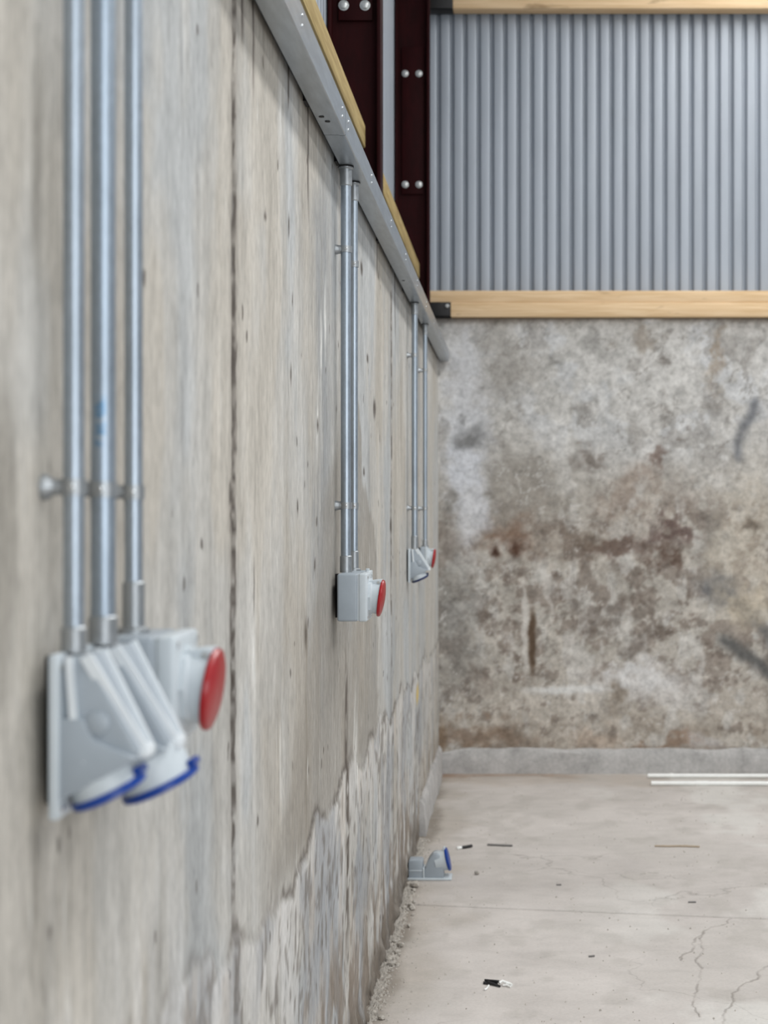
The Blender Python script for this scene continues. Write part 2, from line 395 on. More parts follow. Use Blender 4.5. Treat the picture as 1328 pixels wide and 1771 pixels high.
for i in range(3):
    y0 = JOINTS[i]+(0.003 if i else 0); y1 = JOINTS[i+1]-(0.003 if i < 2 else 0)
    U = np.linspace(y0, y1, int((y1-y0)/0.0075)); V = np.linspace(0.0, WT, 210)
    if i: U = np.unique(np.concatenate([U, y0+np.linspace(0, 0.03, 12)]))
    if i < 2: U = np.unique(np.concatenate([U, y1-np.linspace(0, 0.03, 12)]))
    YY, ZZ = np.meshgrid(U, V, indexing='ij')
    P = np.stack([lw_disp(YY, ZZ, y0, y1), YY, ZZ], -1)
    col = lw_color(YY, ZZ)
    grid('panel', U, V, P, col, M_LW, wall_left)
# ------------------------------------------------------------------ end wall
D = 8.65; BT = 2.616
bw = bmesh.new(); box(bw, (-0.02, D+0.02, 0), (4.6, D+0.07, BT-0.004))
wall_back = struct(obj('wall_back', bw, M_FILL, None, False))
U = np.arange(-0.02, 4.6, 0.009); V = np.linspace(0, BT-.003, 290)
XX, ZZ = np.meshgrid(U, V, indexing='ij')
PX = CX+(XX-CAMX)*F/D; PY = CY-(ZZ-CAMZ)*F/D
def bw_color(px, py):
    u, v = px/100.0, py/100.0
    wx = (fbm(u*1.6, v*1.6, 4, 101)-.5); wz = (fbm(u*1.6, v*1.6, 4, 107)-.5)
    c = np.zeros(px.shape+(3,))+np.array([190, 188, 184.])
    def add(mask, col, k):
        nonlocal c
        m_ = (np.clip(mask, 0, 1)*k)[..., None]; c = c*(1-m_)+np.array(col, float)*m_
    fx = (fbm(u*6, v*6, 4, 103)-.5); fz = (fbm(u*6, v*6, 4, 105)-.5); grain = .7+.8*fbm(u*9, v*9, 4, 109)
    def blob(x, y, rx, ry, warp=1.0, soft=1.3):
        return grain*np.exp(-(((px+wx*90*warp+fx*60*min(1, warp*1.4)-x)/rx)**2+((py+wz*90*warp+fz*60*min(1, warp*1.4)-y)/ry)**2)**soft)
    # cool pale top, browner lower half
    add(ss(py, 720, 900), (174, 168, 159), .85)
    add(ss(py, 1100, 1280), (166, 156, 144), .6)
    add(ss(fbm(u*1.1, v*1.1, 6, 111), .5, .57)*(1-ss(py, 700, 860)), (196, 197, 198), .75)
    add(ss(fbm(u*2.3, v*2.3, 5, 115), .54, .59)*(1-ss(py, 760, 900)), (152, 148, 143), .6)
    add(ss(fbm(u*2.0, v*2.0, 6, 118), .52, .59)*ss(py, 780, 860), (194, 188, 179), .6)
    add(ss(fbm(u*3.4, v*3.4, 6, 121), .51, .60)*ss(py, 820, 900)*(1-ss(py, 1140, 1240)), (118, 106, 97), .55)
    add(ss(fbm(u*6, v*6, 4, 124), .58, .68)*ss(py, 800, 950), (104, 92, 84), .45)
    add(ss(fbm(u*4, v*2.2, 5, 128), .54, .66), (204, 202, 198), .55)
    c += ((fbm(u*12, v*12, 4, 133)-.5)*40+(fbm(u*3, v*3, 5, 134)-.5)*30)[..., None]
    # greys
    add(blob(870, 860, 110, 70), (136, 130, 122), .6); add(blob(790, 1070, 55, 130), (128, 126, 122), .6)
    add(blob(870, 640, 55, 95), (150, 146, 140), .6)
    f_ = fbm(u*1.7, v*1.7, 5, 137); add((1-ss(np.abs(f_-.5), .0, .016))*ss(fbm(u*2.2, v*2.2, 3, 138), .42, .56), (132, 127, 121), .6)
    f_ = fbm(u*2.6, v*2.2, 5, 139); add((1-ss(np.abs(f_-.47), .0, .014))*ss(fbm(u*2.0, v*2.0, 3, 140), .45, .58), (208, 206, 203), .6)
    # white bloom by the corner
    add(blob(806, 800, 34, 110, .35), (200, 202, 207), 1); add(blob(828, 885, 20, 50, .3), (202, 203, 207), .9); add(blob(800, 640, 40, 80, .5), (200, 201, 204), .8)
    add(blob(812, 758, 22, 20, .25), (126, 126, 126), 1); add(blob(800, 720, 9, 8, .4), (110, 110, 110), .6)
    add(blob(783, 870, 14, 16, .4), (128, 124, 118), .7); add(blob(815, 890, 18, 45, .5), (200, 200, 202), .7)
    # rust
    add(blob(886, 925, 40, 30, .6, 1), (112, 84, 66), .65); add(blob(857, 955, 9, 9, .2), (56, 34, 24), .85); add(blob(893, 950, 9, 12, .2), (70, 44, 32), .7)
    add(blob(1085, 940, 60, 12, .6), (98, 80, 72), .75); add(blob(1160, 915, 45, 16, .9), (98, 80, 75), .75); add(blob(1150, 960, 30, 12, .8), (92, 74, 64), .7)
    add(blob(1020, 930, 70, 26, 1), (110, 96, 84), .6); add(blob(1100, 850, 60, 40, 1.2), (140, 124, 112), .6); add(blob(1145, 800, 14, 14, .7), (104, 84, 74), .6)
    for x, y, r in ((1012, 1060, 16), (1040, 1080, 26), (1070, 1045, 18), (985, 1045, 14), (1110, 1065, 22), (1130, 1095, 14), (1018, 1045, 10), (1100, 1130, 22), (860, 1072, 12), (845, 1070, 10), (1190, 760, 9), (1020, 790, 22)):
        add(blob(x, y, r, r*.7, .6), (100, 90, 82), .6)
    add(blob(919, 1108, 7, 58, .08, 2), (92, 76, 62), 1); add(blob(908, 1090, 5, 85, .08, 2), (204, 200, 194), .8)
    add(blob(985, 1193, 78, 8, .12, 2), (216, 215, 212), 1); add(blob(1110, 1180, 75, 24, .5), (218, 217, 216), .95); add(blob(1075, 1165, 30, 14, .6), (222, 222, 222), .7)
    add(blob(1130, 1210, 80, 30, 1), (198, 195, 192), .6); add(blob(1070, 1205, 14, 30, .5), (128, 116, 102), .7)
    # grey diagonal smears on the right
    def seg(x0, y0, x1, y1, w_):
        dx, dy = x1-x0, y1-y0; n_ = math.hypot(dx, dy); qx = px+wx*30-x0; qy = py+wz*30-y0
        t_ = (qx*dx+qy*dy)/n_; s_ = (-qx*dy+qy*dx)/n_
        return np.exp(-(s_/w_)**2)*ss(t_, -w_, w_)*(1-ss(t_, n_-w_, n_+w_))
    add(seg(1240, 1010, 1345, 1120, 13), (92, 92, 93), .95); add(seg(1240, 1105, 1345, 1168, 12), (94, 94, 93), .95)
    add(blob(1240, 1020, 38, 30, .4), (112, 112, 113), 1); add(blob(1230, 930, 26, 60, .8), (134, 130, 124), .6)
    add(seg(1300, 690, 1275, 790, 9), (120, 122, 126), .95)
    add(blob(1290, 930, 60, 140, 1.2), (190, 180, 164), .5); add(blob(1298, 905, 12, 14, .4), (96, 86, 76), .7); add(blob(1290, 1050, 40, 40, .9), (194, 182, 162), .6)
    add(blob(1235, 610, 12, 60, .8), (150, 136, 120), .7); add(blob(1150, 630, 20, 9, .5), (110, 104, 98), .7)
    add(blob(1110, 575, 30, 22, .7), (132, 122, 110), .6); add(blob(955, 630, 14, 14, .5), (120, 118, 114), .6); add(blob(1030, 600, 28, 25, 1), (140, 138, 134), .6)
    # damp brown foot; darker strip along the top edge
    add(ss(py+wz*40, 1245, 1285)*ss(fbm(u*3, v*3, 4, 131), .35, .55), (136, 123, 110), .65)
    add(blob(830, 1270, 70, 18, .6), (122, 100, 82), .6); add(blob(762, 1270, 14, 30, .5), (122, 100, 78), .6)
    add(blob(1035, 1275, 40, 14, .5), (198, 180, 164), .6); add(blob(1210, 1285, 40, 12, .4), (188, 187, 188), .7); add(blob(1150, 1288, 60, 9, .6), (138, 112, 92), .6)
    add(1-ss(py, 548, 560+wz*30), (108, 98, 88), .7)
    return c
disp = (fbm(XX*3, ZZ*3, 4, 141)-.5)*.012+(fbm(XX*22, ZZ*22, 4, 143)-.5)*.006
grid('render_coat', U, V, np.stack([XX, D-0.0-disp, ZZ], -1), bw_color(PX, PY), M_BW, wall_back)
# corrugated sheets over both walls
def corrugated(name, n, pitch, z0, z1, place, parent):
    bm = bmesh.new(); prof = []
    d = 0.032
    for i in range(n):
        for f_, h in ((0.0, 0), (.04, .06), (.10, .85), (.14, .97), (.20, 1), (.45, 1.0), (.70, 1), (.76, .97), (.80, .85), (.86, .06), (.90, 0), (.95, -.02)):
            prof.append(((i+f_)*pitch, h*d))
    rows = []
    for z in (z0, z1): rows.append([bm.verts.new(place(a, h, z)) for a, h in prof])
    for i in range(len(prof)-1): bm.faces.new([rows[0][i], rows[0][i+1], rows[1][i+1], rows[1][i]])
    o = obj(name, bm, M_CLAD, parent); smooth(o, 50); return o
corrugated('corrugated_sheet', 61, 0.0772, BT-0.05, 5.58, lambda a, h, z: (-0.075+a, 8.752-h, z), wall_back)
corrugated('corrugated_sheet', 120, 0.0772, 2.3, 5.58, lambda a, h, z: (-0.262+h, -0.5+a, z), wall_left)
# kerbs
def kerb(name, prof_fn, n, mat_):
    bm = bmesh.new(); rows = [[bm.verts.new(p) for p in prof_fn(i/(n-1), i)] for i in range(n)]
    for a, b in zip(rows, rows[1:]):
        for k in range(len(a)-1): bm.faces.new([a[k], b[k], b[k+1], a[k+1]])
    bm.faces.new(rows[0]); bm.faces.new(rows[-1][::-1])
    return struct(obj(name, bm, mat_))
def kmat(name, a):
    m = mat(name, a, .88, 0, .25); q = N(m); n1 = q.noise(q.pos((9, 9, 9)), 1, 6, .65); n2 = q.noise(q.pos((50, 50, 50)), 1, 4, .6)
    c = q.mix(1.0, a, q.ramp(n1, [(.3, .72), (.5, .98), (.7, 1.15)]), 'MULTIPLY'); c = q.mix(.5, c, q.ramp(n2, [(.35, .8), (.65, 1.1)]), 'MULTIPLY')
    q.color(c); q.bump(n2, .3, .003); return m
M_KERB = kmat('kerb_concrete', L(182, 180, 178))
def r_(a): return random.uniform(-a, a)
def kb(t, i):
    x = 0.0+4.55*t; j = lambda a: (fbm(np.array(x*6.0), np.array(a*3.1), 3, 151)-.5)
    return [(x, D+.02, 0), (x, 8.612+.01*j(1), 0), (x, 8.615+.012*j(2), .06), (x, 8.617+.014*j(3), .118+.02*j(4)), (x, 8.63, .135+.06*j(5)), (x, D+.02, .14+.06*j(6))]
kerb('baseboard_back', lambda t, i: [tuple(float(q_) for q_ in p) for p in kb(t, i)], 150, M_KERB)
def kl(t, i):
    y = 6.95+1.665*t; j = lambda a: (fbm(np.array(y*6.0), np.array(a*3.1), 3, 161)-.5)
    return [(-.015, y, 0), (.032+.012*j(1), y, 0), (.028+.012*j(2), y, .07), (.024+.012*j(3), y, .14+.02*j(4)), (.012, y, .158+.02*j(5)), (-.015, y, .16)]
kerb('baseboard_left', lambda t, i: [tuple(float(q_) for q_ in p) for p in kl(t, i)], 60, M_KERB)
# ------------------------------------------------------------------ floor: two slabs with a joint at y=5.73
fb = bmesh.new(); box(fb, (-.03, -2.5, -.12), (4.6, 8.8, -.03))
floor = struct(obj('floor', fb, mat('floor_joint_dirt', L(72, 68, 64), .95), None, False))
def fl_color(X, Y):
    c = np.zeros(X.shape+(3,))+np.array([195, 189, 184.])
    c += ((fbm(X*1.2, Y*1.0, 4, 201)-.5)*26+(fbm(X*5, Y*5, 4, 205)-.5)*20)[..., None]
    def add(m, col, k):
        nonlocal c
        m_ = (np.clip(m, 0, 1)*k)[..., None]; c = c*(1-m_)+np.array(col, float)*m_
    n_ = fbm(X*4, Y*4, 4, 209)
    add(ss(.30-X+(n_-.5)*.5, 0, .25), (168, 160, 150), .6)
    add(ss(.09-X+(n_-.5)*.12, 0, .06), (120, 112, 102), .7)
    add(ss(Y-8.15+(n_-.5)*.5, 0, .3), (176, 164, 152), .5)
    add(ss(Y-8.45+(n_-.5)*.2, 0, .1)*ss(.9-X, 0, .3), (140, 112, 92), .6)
    add(ss(fbm(X*2, Y*2.5, 4, 215), .54, .66), (182, 177, 171), .35)
    add(ss(fbm(X*9, Y*5, 5, 219), .58, .68), (170, 165, 158), .3)
    add(ss(fbm(X*3, Y*2, 4, 221), .52, .66)*ss(X, .5, 1.2), (214, 212, 207), .6)
    return c
CRACKS = [[floor_pt(*p) for p in c] for c in (((1400, 1545), (1328, 1565), (1262, 1590), (1225, 1610), (1205, 1645), (1203, 1690), (1197, 1725), (1203, 1760)),
                                              ((1400, 1630), (1328, 1672), (1285, 1705), (1265, 1735), (1245, 1775)), ((1225, 1610), (1190, 1640), (1180, 1660)))]
def crack_dist(X, Y):
    wx = X+(fbm(X*9, Y*9, 5, 241)-.5)*.07; wy = Y+(fbm(X*9, Y*9, 5, 247)-.5)*.10; d = np.full(X.shape, 9.)
    for c in CRACKS:
        for (x0, y0), (x1, y1) in zip(c, c[1:]):
            L2 = (x1-x0)**2+(y1-y0)**2; t = np.clip(((wx-x0)*(x1-x0)+(wy-y0)*(y1-y0))/L2, 0, 1)
            d = np.minimum(d, np.hypot(wx-x0-t*(x1-x0), wy-y0-t*(y1-y0)))
    return d
for near, (a, b) in ((True, (-2.5, 5.744)), (False, (5.744, 8.8))):
    U = np.arange(-.03, 4.6, .018); V = np.linspace(a, b, int((b-a)/.018))
    if near: U = np.unique(np.concatenate([U, np.arange(.85, 1.5, .004)])); V = np.unique(np.concatenate([V, np.arange(4.25, 5.74, .006)]))
    V = np.concatenate([[a], V, [b]]); X_, T_ = np.meshgrid(U, V, indexing='ij')
    sl = -.153*(X_-.05)   # the joint runs slightly askew
    Y_ = T_+(sl-.009)*ss(T_, 5.0, 5.744) if near else T_+(sl+.009)*(1-ss(T_, 5.744, 6.5))
    Z_ = (fbm(X_*3, Y_*3, 4, 231)-.5)*.002; Z_[:, 0] = -.03; Z_[:, -1] = -.03
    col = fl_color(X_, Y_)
    if near:
        dd = crack_dist(X_, Y_); k_ = (1-ss(dd, .001, .006))*(.35+.65*ss(fbm(X_*12, Y_*12, 3, 251), .35, .55))
        inner = np.ones_like(Z_); inner[:, 0] = 0; inner[:, -1] = 0
        Z_ = Z_-k_*.002*inner; col = col*(1-.42*k_[..., None])+np.array([104, 98, 92.])*(.42*k_[..., None])
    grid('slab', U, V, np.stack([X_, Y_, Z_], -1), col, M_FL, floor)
b = bmesh.new(); box(b, (-.4, -2.5, 5.62), (7.5, 9.0, 5.72)); struct(obj('ceiling', b, M_CLAD, None, False))
# ------------------------------------------------------------------ steel columns
def column(Yc, label):
    t = thing('steel_column', label, 'column', (-.130, Yc, 0))
    b = bmesh.new(); box(b, (-.082, -.004, 0), (.082, .004, 5.6)); obj('web', b, M_STEEL, t)
    for s in (-1, 1):
        b = bmesh.new(); box(b, (s*.0885-.0065, -.052, 0), (s*.0885+.0065, .052, 5.6), .002); obj('flange', b, M_STEEL, t)
    b = bmesh.new(); box(b, (-.06, -.018, 3.277), (.062, -.004, 4.1), .001); pl = obj('cleat_plate', b, M_STEEL, t)
    for z in (3.33, 3.95):
        for x in (-.041, .036):
            b = bmesh.new(); lathe(b, [(.019, 0), (.019, .003), (.0155, .0035)], (x, -.018, z), (0, -1, 0), 20)
            lathe(b, [(.0145, .003), (.0145, .011), (.011, .013)], (x, -.018, z), (0, -1, 0), 6); obj('bolt', b, M_BOLT, pl)
    return t
column(5.45, 'dark red steel column nearer the camera, behind the first rail end')
column(8.42, 'dark red steel column in the far corner beside the corrugated sheet')
column(2.42, 'dark red steel column nearest, above the first wall joint')
# ------------------------------------------------------------------ timber rails
def plank(name, a, b, m, label):
    bm = bmesh.new(); box(bm, a, b, .005)
    o = obj(name, bm, m); tag(o, label, 'timber'); return o
plank('timber_rail', (-.15, 2.50, 2.802), (-.088, 5.385, 2.886), M_TIM2, 'olive tan timber rail above the trunking, the nearer one ending at the column')
plank('timber_rail', (-.15, 5.515, 2.795), (-.088, 8.355, 2.880), M_TIM2, 'olive tan timber rail above the trunking, the farther one between both red columns')
plank('timber_plank', (-.062, 8.603, 2.700), (4.6, 8.70, 2.767), M_TIM, 'long pale timber plank, upper of two lying on the back wall')
plank('timber_plank', (.074, 8.596, BT+.001), (4.6, 8.70, 2.699), M_TIM, 'long pale timber plank directly on the back wall, right of the black bracket')
plank('timber_plank', (.086, 8.60, 4.381), (4.6, 8.70, 4.53), M_TIM, 'pale timber rail across the top of the corrugated sheet')
def bracket(x0, x1, z0, z1, label, bolt):
    t = thing('steel_bracket', label, 'bracket', (x0, 8.60, z0))
    b = bmesh.new(); box(b, (0, -.004, 0), (x1-x0, .002, z1-z0), .001); box(b, (0, -.004, 0), (x1-x0, .085, .006), .001); obj('plate', b, M_BLACK, t)
    b = bmesh.new(); lathe(b, [(.012, 0), (.012, .008), (.009, .010)], (bolt[0]-x0, -.004, bolt[1]-z0), (0, -1, 0), 6); obj('bolt', b, M_BOLT, t)
bracket(-.045, .0735, BT, 2.699, 'small black steel bracket with one bolt under the upper plank end', (.055, 2.678))
bracket(-.06, .0855, 4.375, 4.53, 'black steel bracket at the left end of the top rail', (.03, 4.47))
# ------------------------------------------------------------------ trunking
TX0, TX1, TZ0, TZ1 = .012, .062, 2.3655, 2.430
def trunking(y0, y1, label, screws, holes):
    t = thing('cable_trunking', label, 'trunking', (0, y0, TZ0), group='galvanised trunking lengths along the wall top')
    Ln = y1-y0; H = TZ1-TZ0; th = .0016
    b = bmesh.new()
    box(b, (TX0, 0, 0), (TX1-.003, Ln, th)); box(b, (TX0, 0, 0), (TX0+th, Ln, H)); box(b, (TX0, 0, H-th), (TX1-.003, Ln, H))
    obj('body', b, M_TRUNK, t)
    b = bmesh.new()   # cover with returned lips
    pts = [(TX1-.014, -.0015), (TX1-.002, -.0015), (TX1, .0008), (TX1, H-.0008), (TX1-.002, H+.0015), (TX1-.014, H+.0015), (TX1-.014, H+.0002), (TX1-.003, H+.0002), (TX1-.0025, 0), (TX1-.014, 0)]
    prism(b, pts, .001, Ln-.001); obj('cover', b, M_TRUNK, t)
    for y in screws:
        for z in (H*.36, H*.66):
            b = bmesh.new(); lathe(b, [(.0042, 0), (.0042, .0012), (.0025, .0026), (0, .0028)], (TX1, y-y0, z), (1, 0, 0), 12); obj('screw', b, M_SCREW, t)
    for y, x in holes:
        b = bmesh.new(); lathe(b, [(.006, 0), (.006, .0012)], (x, y-y0, -.0002), (0, 0, -1), 14); obj('knockout', b, M_BLACK, t)
    y = .3
    while y < Ln:
        b = bmesh.new(); box(b, (-.006, y, .01), (TX0, y+.05, H-.01)); obj('packer', b, M_BLACK, t); y += 1.1
trunking(-.4, 3.45, 'galvanised steel trunking, nearest length, up to the cover joint before the middle conduits', (1.5, 2.1, 2.75, 3.38), ((3.33, .036), (3.29, .028)))
trunking(3.453, 6.45, 'galvanised steel trunking, middle length, above the pair of middle conduits', (3.5, 4.06, 4.69, 5.3, 5.9), ((5.62, .03),))
trunking(6.453, 8.63, 'galvanised steel trunking, far length, running into the corner of the back wall', (6.5, 7.1, 7.7, 8.3), ())
# ------------------------------------------------------------------ conduits
def conduit(X, Y, r, zb, clips, label, m=M_GALV, group=None, low='coupler', low_len=.05, neck=.0078):
    t = thing('steel_conduit', label, 'conduit', (X, Y, 0), group=group)
    b = bmesh.new(); lathe(b, [(r, zb), (r, TZ0-.002)], (0, 0, 0), (0, 0, 1), 28); obj('pipe', b, m, t)
    R = r+.0022
    b = bmesh.new(); lathe(b, [(r, TZ0-.05), (R, TZ0-.048), (R, TZ0-.008), (R+.003, TZ0-.006), (R+.003, TZ0-.003)], (0, 0, 0), (0, 0, 1), 28); obj('coupler', b, M_CAST, t)
    b = bmesh.new(); lathe(b, [(R+.0045, TZ0-.003), (R+.0045, TZ0-.0016)], (0, 0, 0), (0, 0, 1), 28); obj('washer', b, M_BLACK, t)
    b = bmesh.new()
    if low == 'flange': lathe(b, [(R+.006, zb), (R+.006, zb+.004), (R, zb+.007), (R, zb+low_len), (r, zb+low_len+.002)], (0, 0, 0), (0, 0, 1), 28)
    else: lathe(b, [(R, zb), (R, zb+low_len), (r, zb+low_len+.002)], (0, 0, 0), (0, 0, 1), 28)
    obj('box_coupler', b, M_CAST, t)
    for z in clips:
        b = bmesh.new()
        lathe(b, [(max(.0125, neck), -.001), (max(.0125, neck), .004), (max(.009, neck), .009), (neck, .012), (neck, X-r+.003)], (-X, 0, z), (1, 0, 0), 24)
        lathe(b, [(r, -.008), (r+.0022, -.008), (r+.0022, .008), (r, .008)], (0, 0, z), (0, 0, 1), 28, False)
        sd = obj('saddle', b, M_CAST, t)
        for s in (-1, 1):
            b = bmesh.new(); lathe(b, [(.003, 0), (.003, .002), (.0015, .003)], (.002, s*(r+.0022), z), (0, s, 0), 10); obj('screw', b, M_SCREW, sd)
    return t
ZT1 = 1.366
conduit(.030, 1.447, .0100, ZT1, (1.524, 2.15), 'galvanised conduit nearest the camera, leftmost of the three at the near sockets', low_len=.022)
conduit(.033, 1.538, .0125, ZT1, (1.523, 2.15), 'thicker galvanised conduit with blue print, middle of the three near ones', M_GALVB, low_len=.026)
conduit(.030, 1.672, .0100, ZT1, (1.522, 2.15), 'galvanised conduit with a flanged coupler into the near red socket box', low='flange', low_len=.055)
conduit(.0275, 3.763, .0130, 1.349, (1.516, 2.157), 'thicker sharp galvanised conduit into the middle red socket box', low_len=.04, neck=.0108)
conduit(.028, 3.944, .0100, 1.346, (1.516, 2.150), 'thin galvanised conduit just behind the thicker middle one', low='flange', low_len=.05, neck=.009)
conduit(.0314, 6.216, .0125, 1.349, (1.516, 2.148), 'galvanised conduit into the farthest blue angled socket')
conduit(.0310, 6.924, .0100, 1.340, (1.516, 2.152), 'last galvanised conduit before the back corner, into the far red socket', low='flange', low_len=.03)
# ------------------------------------------------------------------ sockets
def angled_socket(loc, label, sx=1.0, sz=1.0, wd=.075, rot=(0, 0, 0), gap=.0164, group=None, ringr=.036, ring=(.0365, -.111), blue=None):
    """blue-lidded angled socket. local x out of the wall, z up, origin at the top of the back plate"""
    blue = blue or M_BLUE
    t = thing('angled_socket', label, 'socket', loc, rot, group)
    S = lambda p: (p[0]*sx, p[1]*sz); h = wd/2
    b = bmesh.new(); box(b, (0, -h, -.156*sz), (.010, h, 0), .003); pl = obj('back_plate', b, M_GREY2, t)
    for z in (-.012, -.146):
        b = bmesh.new(); lathe(b, [(.004, 0), (.004, .002), (.002, .0025)], (.010, -h+.008, z*sz), (1, 0, 0), 12); obj('screw', b, M_SCREW, pl)
    if gap > 0.002:
        b = bmesh.new(); box(b, (-gap-.004, h-.024, -.150*sz), (.001, h-.004, -.006*sz))
        obj('spacer', b, M_BLACK, t)
    hb = h-.004; hu = hb-.007
    # narrower upper block with the sloping front, standing on a full-width lower shell
    b = bmesh.new(); prism(b, [S(p) for p in ((.009, -.003), (.035, -.003), (.088, -.093), (.080, -.100), (.012, -.110), (.009, -.110))], -hu, hu, .002); body = obj('body', b, M_GREY, t)
    b = bmesh.new(); prism(b, [S(p) for p in ((.009, -.060), (.030, -.060), (.036, -.063), (.039, -.072), (.046, -.081), (.060, -.088), (.078, -.094), (.088, -.0985), (.013, -.137), (.009, -.137))], -hb, hb, .0022)
    obj('lower_shell', b, M_GREY, t)
    for s in (-1, 1):
        b = bmesh.new(); lathe(b, [(.013*sx, 0), (.012*sx, .004), (.007*sx, .0065)], (.047*sx, s*(hu-.001), -.066*sz), (0, s, 0), 20); obj('hinge_boss', b, M_GREY, t)
    A = Vector((.034*sx, 0, -.003*sz)); B = Vector((.088*sx, 0, -.094*sz)); d = (B-A).normalized(); nrm = Vector((-d.z, 0, d.x))
    for s in (-1, 1):
        b = bmesh.new()
        def q4(P, y): return [P+Vector((0, y-.0026, 0))-nrm*.004, P+Vector((0, y+.0026, 0))-nrm*.004, P+Vector((0, y+.0026, 0))+nrm*.007, P+Vector((0, y-.0026, 0))+nrm*.007]
        hexa(b, q4(A, s*(hu+.001)), q4(B, s*.011)); obj('rib', b, M_TOPLIT, t)
        b = bmesh.new(); y = s*(hu+.002)
        def q5(P): return [P+Vector((-.003, y-.005, 0)), P+Vector((.003, y-.005, 0)), P+Vector((.003, y+.005, 0)), P+Vector((-.003, y+.005, 0))]
        A3 = Vector((.019*sx, 0, -.003*sz)); B3 = Vector((.024*sx, 0, -.061*sz)); hexa(b, q5(A3), q5(B3))
        obj('cheek_rib', b, M_TOPLIT, t)
    b = bmesh.new(); box(b, (.078*sx, -.015, -.101*sz), (.096*sx, .015, -.089*sz), .003); obj('catch', b, M_TOPLIT, t)
    n_ = Vector((.40, .10, -.912)).normalized(); fc = Vector((ring[0], 0, ring[1]))
    k = ringr
    b = bmesh.new(); lathe(b, [(k*.90, -.014), (k*.92, .016), (k*.95, .022)], fc, n_, 40); tb = obj('socket_tube', b, M_GREY2, t)
    b = bmesh.new(); lathe(b, [(k*.9, .0215), (k*1.0, .0215), (k*1.04, .0235), (k*1.035, .0285), (k*.93, .0305), (k*.7, .0315), (k*.4, .0325), (0, .033)], fc, n_, 40); lid = obj('lid', b, blue, t); lid['label'] = 'blue hinged lid'
    side = Vector((n_.z*-1, 0, n_.x)).normalized()
    b = bmesh.new(); e = fc+side*(k*1.0)+n_*.019
    lathe(b, [(.0045, -.012), (.0045, .012)], e, (0, 1, 0), 16); obj('hinge', b, blue, lid)
    return t
angled_socket((.0164, 1.447, ZT1), 'grey angled socket with blue lid, nearest the camera at the left', .93)
angled_socket((.0164, 1.542, ZT1), 'larger grey angled socket with blue lid, second of the near row', 1.02, 1.06, .085, ringr=.040, ring=(.0635, -.121))
angled_socket((.0060, 6.216, 1.349), 'small grey angled socket with dark blue lid, far down the wall', .95, .9, .075, gap=.006, ring=(.038, -.101), blue=M_BLUE2)
fx, fy = floor_pt(743, 1518)
t = thing('angled_socket', 'loose grey angled socket with blue lid lying on the floor by the wall', 'socket', (.009, fy, .0005))
b = bmesh.new(); box(b, (0, -.046, 0), (.180, .046, .009), .003); obj('back_plate', b, M_GREY2, t)
b = bmesh.new(); prism(b, [(.004, .006), (.062, .006), (.062, .074), (.056, .080), (.008, .080), (.004, .076)], -.036, .036, .003); obj('terminal_cover', b, M_GREY, t)
b = bmesh.new(); box(b, (.006, -.038, .036), (.060, -.034, .040), .001); obj('seam', b, M_GREY2, t)
b = bmesh.new(); box(b, (.062, -.040, .006), (.069, .040, .048), .002); obj('rib', b, M_GREY2, t)
b = bmesh.new(); prism(b, [(.068, .006), (.071, .044), (.079, .070), (.090, .090), (.104, .104), (.118, .108), (.130, .102), (.146, .034), (.148, .006)], -.037, .037, .004); obj('body', b, M_GREY, t)
n_ = Vector((.975, 0, .22)).normalized(); fc = Vector((.112, 0, .066))
b = bmesh.new(); lathe(b, [(.040, 0), (.042, .034), (.044, .046)], fc, n_, 40); obj('socket_tube', b, M_GREY2, t)
b = bmesh.new(); lathe(b, [(.042, .045), (.0465, .046), (.048, .049), (.047, .056), (.040, .058), (.02, .059), (0, .0595)], fc, n_, 40); lid = obj('lid', b, M_BLUE, t); lid['label'] = 'blue hinged lid'
b = bmesh.new(); lathe(b, [(.006, -.016), (.006, .016)], fc+n_*.046+Vector((-.22, 0, .975))*.046, (0, 1, 0), 16); obj('hinge', b, M_GREY2, lid)

